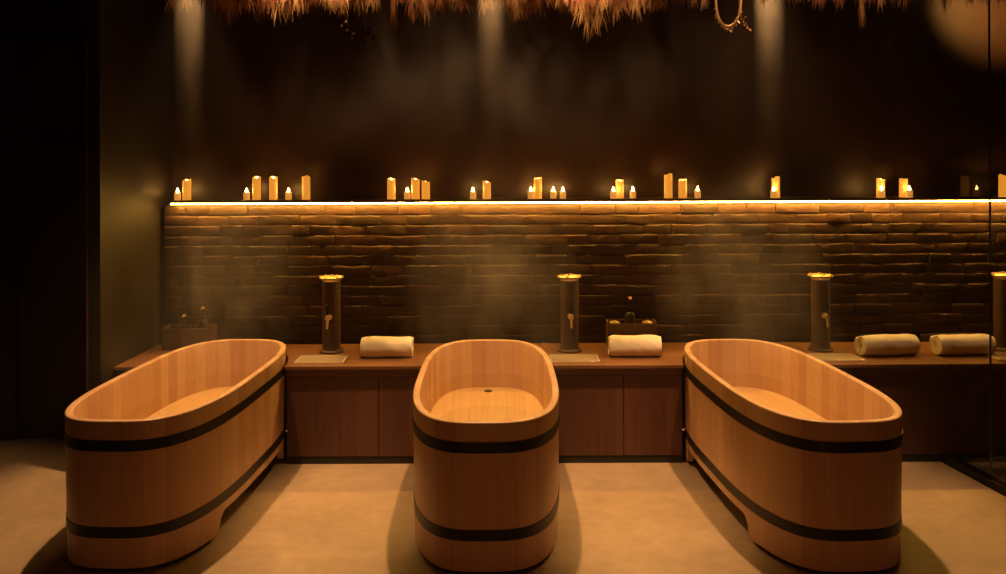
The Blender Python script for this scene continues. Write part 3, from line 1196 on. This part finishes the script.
def sprig(name, label, cat, stem_pts, spots, mat, r, part):
    t = thing(name, label, cat, (stem_pts[0][0], stem_pts[0][1], CEIL))
    o3 = Vector((stem_pts[0][0], stem_pts[0][1], CEIL))
    bm = bmesh.new()
    add_tube(bm, [Vector(p) - o3 for p in stem_pts], 0.0012, 5)
    for p in spots:
        near = min(stem_pts, key=lambda q: (Vector(q) - Vector(p)).length)
        if (Vector(near) - Vector(p)).length > 0.003:
            add_tube(bm, [Vector(near) - o3, Vector(p) - o3], 0.0008, 4)
    obj('stem', bm, M['stem'], t)
    for p in spots:
        bm = bmesh.new()
        if part == 'bud':
            add_lathe(bm, [(0, -r), (r * 0.8, -r * 0.6), (r, 0), (r * 0.7, r * 0.7), (0, r)], 10)
        else:
            n_ = 7
            top, bot = [], []
            for i in range(n_):
                f = i / (n_ - 1)
                w = r * 0.45 * math.sin(PI * f) + 0.0005
                top.append(bm.verts.new((-w, 0.002 * math.sin(PI * f), r - 2 * r * f)))
                bot.append(bm.verts.new((w, 0.002 * math.sin(PI * f), r - 2 * r * f)))
            for i in range(n_ - 1):
                bm.faces.new((top[i], bot[i], bot[i + 1], top[i + 1]))
            bmesh.ops.solidify(bm, geom=bm.faces[:], thickness=0.0012)
            bmesh.ops.rotate(bm, verts=bm.verts, cent=(0, 0, 0), matrix=Matrix.Rotation((p[0] * 977) % 3.0 - 1.5, 3, 'Y'))
        obj(part, bm, mat, t, loc=Vector(p) - o3)
    return t


d = 4.6
sprig('bud_sprig', 'dry sprig of small pale buds hanging below the plumes above the first towel', 'dried sprig',
      [(X(345, d), d, CEIL), (X(347, d), d, Z(0, d)), (X(348, d), d, Z(18, d)), (X(351, d), d, Z(30, d)), (X(353, d), d, Z(37, d))],
      [(X(346.5, d), d, Z(21, d)), (X(342, d), d, Z(25, d)), (X(347.5, d), d, Z(29.5, d)), (X(353.5, d), d, Z(33, d)), (X(352.5, d), d, Z(37, d)), (X(355, d), d, Z(32, d))],
      M['bud'], 0.0068, 'bud')
sprig('leaf_sprig', 'dark leafy sprig hanging right of the pale buds', 'dried sprig',
      [(X(360, d), d, CEIL), (X(362, d), d, Z(0, d)), (X(365, d), d, Z(22, d)), (X(367, d), d, Z(34, d)), (X(372, d), d, Z(38, d))],
      [(X(363, d), d, Z(31, d)), (X(366, d), d, Z(35, d)), (X(369, d), d, Z(33, d)), (X(363.5, d), d, Z(40, d)), (X(374, d), d, Z(37.5, d)), (X(370, d), d, Z(28, d))],
      M['dark_leaf'], 0.017, 'leaf')
sprig('seed_sprig', 'faint dry sprig of small seeds beside the looped vine', 'dried sprig',
      [(X(736, d), d, CEIL), (X(739, d), d, Z(5, d)), (X(744, d), d, Z(20, d)), (X(750, d), d, Z(31, d))],
      [(X(742, d), d, Z(20, d)), (X(746, d), d, Z(18, d)), (X(744, d), d, Z(23, d)), (X(748, d), d, Z(29, d)), (X(751, d), d, Z(31, d)), (X(745, d), d, Z(26, d))],
      M['plume'], 0.006, 'seed')


# ------------------------------------------------------------------ lights
def spot(loc, target, energy, angle, blend, col, radius=0.03):
    L = bpy.data.lights.new('spotlight', 'SPOT')  # serves tub and wall lamps and the added fill spots alike
    L.energy = energy
    L.spot_size = math.radians(angle)
    L.spot_blend = blend
    L.color = col
    L.shadow_soft_size = radius
    o = bpy.data.objects.new('spotlight', L)
    C.objects.link(o)
    o.location = loc
    o.rotation_euler = (Vector(target) - Vector(loc)).to_track_quat('-Z', 'Y').to_euler()
    return o


WARM = (1.0, 0.53, 0.205)
LAMPZ = 3.0
for t in TUBS:
    x, y = t.location.x - (0.085 if t is tub3 else -0.03), t.location.y - 0.05
    spot((x, y, LAMPZ), (x, y, 0), 365, 56, 0.5, WARM, 0.035)        # downlight over the tub
    spot((x, y - 0.02, LAMPZ), (x, y, 0), 700, 8, 1.0, (1.0, 0.41, 0.09), 0.05)   # its narrow hot core
spot((-3.37, 4.6, LAMPZ), (-3.37, 4.6, 0), 70, 50, 0.7, WARM, 0.035)
for px in (-1.7, 0.0, 1.7):
    spot((px, 1.9, CEIL - 0.02), (px, 2.2, 0), 5, 120, 0.6, (1.0, 0.36, 0.115), 0.06)   # unseen reddish fill spots, added to lift the tub fronts
spot((0.0, -1.9, 1.15), (0, 4.0, -0.25), 80, 46, 0.6, (1.0, 0.31, 0.085), 0.25)   # added low fill behind the viewer, lights tub fronts more than floor
for px, en in ((386.5, 22), (634, 22), (887, 75), (962.5, 75)):
    spot((X(px, 5.6) - 0.1, 5.25, CEIL - 0.02), (X(px, 5.6), 5.58, 0.69), en, 17, 0.9, WARM, 0.03)      # unseen spots added only to brighten the towels
# unseen spots added in front of the hanging plants to brighten them
for px, en in ((215, 4), (287, 60), (340, 36), (400, 16), (440, 22), (520, 30), (592, 95), (640, 22), (728, 18), (805, 26), (862, 14)):
    spot((X(px, 4.2), 4.05, 2.86), (X(px, 4.7), 4.75, 2.80), en * 0.7, 42, 1.0, (1.0, 0.55, 0.23), 0.03)
# wall washer beyond the glass
spot((3.42, 5.0, 3.12), (3.62, 6.3, 3.08), 240, 46, 1.0, (1.0, 0.48, 0.11), 0.06)

# ------------------------------------------------------------------ steam rising from the baths, its top shaped like lamp beams
def steam_mat():
    m = bpy.data.materials.new('steam')
    m.use_nodes = True
    nt = m.node_tree; n = nt.nodes; l = nt.links
    n.remove(n['Principled BSDF'])

    def math_(op, a, b=None, clamp=False):
        q = n.new('ShaderNodeMath'); q.operation = op; q.use_clamp = clamp
        for s_, v in zip(q.inputs, (a, b)):
            if v is None:
                continue
            if isinstance(v, (int, float)):
                s_.default_value = v
            else:
                l.new(v, s_)
        return q.outputs[0]
    tc = n.new('ShaderNodeTexCoord')
    oi = n.new('ShaderNodeObjectInfo')
    sep = n.new('ShaderNodeSeparateXYZ'); l.new(tc.outputs['Object'], sep.inputs[0])
    off = n.new('ShaderNodeVectorMath'); off.operation = 'ADD'
    sc = n.new('ShaderNodeVectorMath'); sc.operation = 'SCALE'; sc.inputs['Scale'].default_value = 0.7
    l.new(oi.outputs['Location'], sc.inputs[0])
    l.new(tc.outputs['Object'], off.inputs[0]); l.new(sc.outputs[0], off.inputs[1])
    nz = noise_tex(n, l, mapping(n, l, off.outputs[0], (3.0, 2.4, 1.5)), 1.0, 4, 0.6, 1.2)
    wisps = n.new('ShaderNodeMapRange'); wisps.inputs['From Min'].default_value = 0.42; wisps.inputs['From Max'].default_value = 0.72
    l.new(nz, wisps.inputs['Value'])
    nar = n.new('ShaderNodeMapRange'); nar.interpolation_type = 'SMOOTHSTEP'
    nar.inputs['From Min'].default_value = 0.75; nar.inputs['From Max'].default_value = 1.6
    nar.inputs['To Min'].default_value = 1.0; nar.inputs['To Max'].default_value = 0.15  # upper steam narrowed around the lamp axis to draw a light beam
    l.new(sep.outputs[2], nar.inputs['Value'])
    rx = math_('DIVIDE', math_('DIVIDE', sep.outputs[0], nar.outputs[0]), 0.55)
    dr = n.new('ShaderNodeMapRange'); dr.interpolation_type = 'SMOOTHSTEP'
    dr.inputs['From Min'].default_value = 0.30; dr.inputs['From Max'].default_value = 0.60; dr.inputs['To Max'].default_value = 0.42
    l.new(sep.outputs[2], dr.inputs['Value'])
    bk = n.new('ShaderNodeMapRange'); bk.interpolation_type = 'SMOOTHSTEP'
    bk.inputs['From Min'].default_value = 0.95; bk.inputs['From Max'].default_value = 1.55; bk.inputs['To Max'].default_value = -0.52
    l.new(sep.outputs[2], bk.inputs['Value'])
    yy = math_('SUBTRACT', sep.outputs[1], math_('ADD', dr.outputs[0], bk.outputs[0]))
    ry = math_('DIVIDE', math_('DIVIDE', yy, nar.outputs[0]), 0.75)
    r2 = math_('ADD', math_('POWER', rx, 2.0), math_('POWER', ry, 2.0))
    edge = math_('SUBTRACT', 1.0, r2, True)
    prof = ramp(n, l, math_('DIVIDE', sep.outputs[2], 2.4), [(0.0, (0.55,) * 3), (0.22, (0.8,) * 3), (0.42, (0.5,) * 3), (0.60, (0.05,) * 3), (0.76, (0.22,) * 3), (0.87, (0.55,) * 3), (1.0, (0.8,) * 3)])  # thick near the top, thin midway: the beam's fade is put into density
    up = n.new('ShaderNodeMapRange'); up.interpolation_type = 'SMOOTHSTEP'
    up.inputs['From Min'].default_value = 1.2; up.inputs['From Max'].default_value = 1.8; up.inputs['To Max'].default_value = 0.7
    l.new(sep.outputs[2], up.inputs['Value'])
    mx = n.new('ShaderNodeMix'); l.new(up.outputs[0], mx.inputs[0]); l.new(wisps.outputs[0], mx.inputs[2]); mx.inputs[3].default_value = 0.4
    dens = math_('MULTIPLY', math_('MULTIPLY', math_('MULTIPLY', mx.outputs[0], edge), prof), STEAM)
    v = n.new('ShaderNodeVolumeScatter')
    v.inputs['Color'].default_value = (0.98, 0.90, 0.78, 1)
    v.inputs['Anisotropy'].default_value = 0.15
    l.new(dens, v.inputs['Density'])
    l.new(v.outputs[0], n['Material Output'].inputs['Volume'])
    return m


STEAM = 0.45
M['steam'] = steam_mat()
for t, lab in zip(TUBS, ('faint steam rising from the wooden tub nearest the dark doorway', 'faint steam rising from the middle wooden tub',
                         'faint steam rising from the wooden tub nearest the glass partition')):
    bm = bmesh.new()
    ss = lambda z, a, b: (lambda q: q * q * (3 - 2 * q))(min(1, max(0, (z - a) / (b - a))))
    zs = [0.0, 0.12, 0.235, 0.32, 0.42, 0.52, 0.62, 0.75, 0.9, 1.05, 1.2, 1.35, 1.5, 1.6, 2.0, 2.38]
    add_lathe(bm, [(1.0, q) for q in zs], 28)
    for v in bm.verts:
        q = v.co.z
        k = 1.0 - 0.85 * ss(q, 0.75, 1.6)
        inner = q < 0.25
        v.co.x *= 0.265 if inner else 0.55 * k
        v.co.y = v.co.y * (0.62 if inner else 0.75 * k) + 0.42 * ss(q, 0.30, 0.60) - 0.52 * ss(q, 0.95, 1.55)
    o = obj('steam', bm, M['steam'], loc=(t.location.x - (0.07 if t is tub3 else -0.03), t.location.y, 0.49), rot=(0, 0, t.rotation_euler.z))
    tag(o, lab, 'steam', 'steam over the baths', 'stuff')

W = bpy.data.worlds.new('dark_room')
S.world = W
W.use_nodes = True
wn = W.node_tree.nodes; wl = W.node_tree.links
wn['Background'].inputs[0].default_value = (1.0, 0.45, 0.2, 1)
wn['Background'].inputs[1].default_value = 0.0
vs = wn.new('ShaderNodeVolumeScatter') if hasattr(wn, 'new') else None
vs.inputs['Color'].default_value = (1, 0.94, 0.85, 1)
vs.inputs['Density'].default_value = 0.002
vs.inputs['Anisotropy'].default_value = 0.2
wl.new(vs.outputs[0], wn['World Output'].inputs['Volume'])

# ------------------------------------------------------------------ camera
cam = bpy.data.cameras.new('camera')
cam.sensor_width = 36
cam.lens = F / 1006 * 36
cam.shift_y = -(287 - HY) / 1006
co = bpy.data.objects.new('camera', cam)
C.objects.link(co)
co.location = (0, 0, H)
co.rotation_euler = (PI / 2, math.radians(0.22), 0)
S.camera = co

S.view_settings.view_transform = 'Standard'
S.view_settings.look = 'None'
S.view_settings.gamma = 1
S.view_settings.use_curve_mapping = False
S.view_settings.exposure = 0.0
S.cycles.use_denoising = True
S.cycles.max_bounces = 8
S.cycles.transparent_max_bounces = 16
S.cycles.caustics_reflective = False
S.cycles.caustics_refractive = False
S.cycles.sample_clamp_indirect = 4
S.cycles.volume_step_rate = 2.0
S.cycles.volume_max_steps = 128
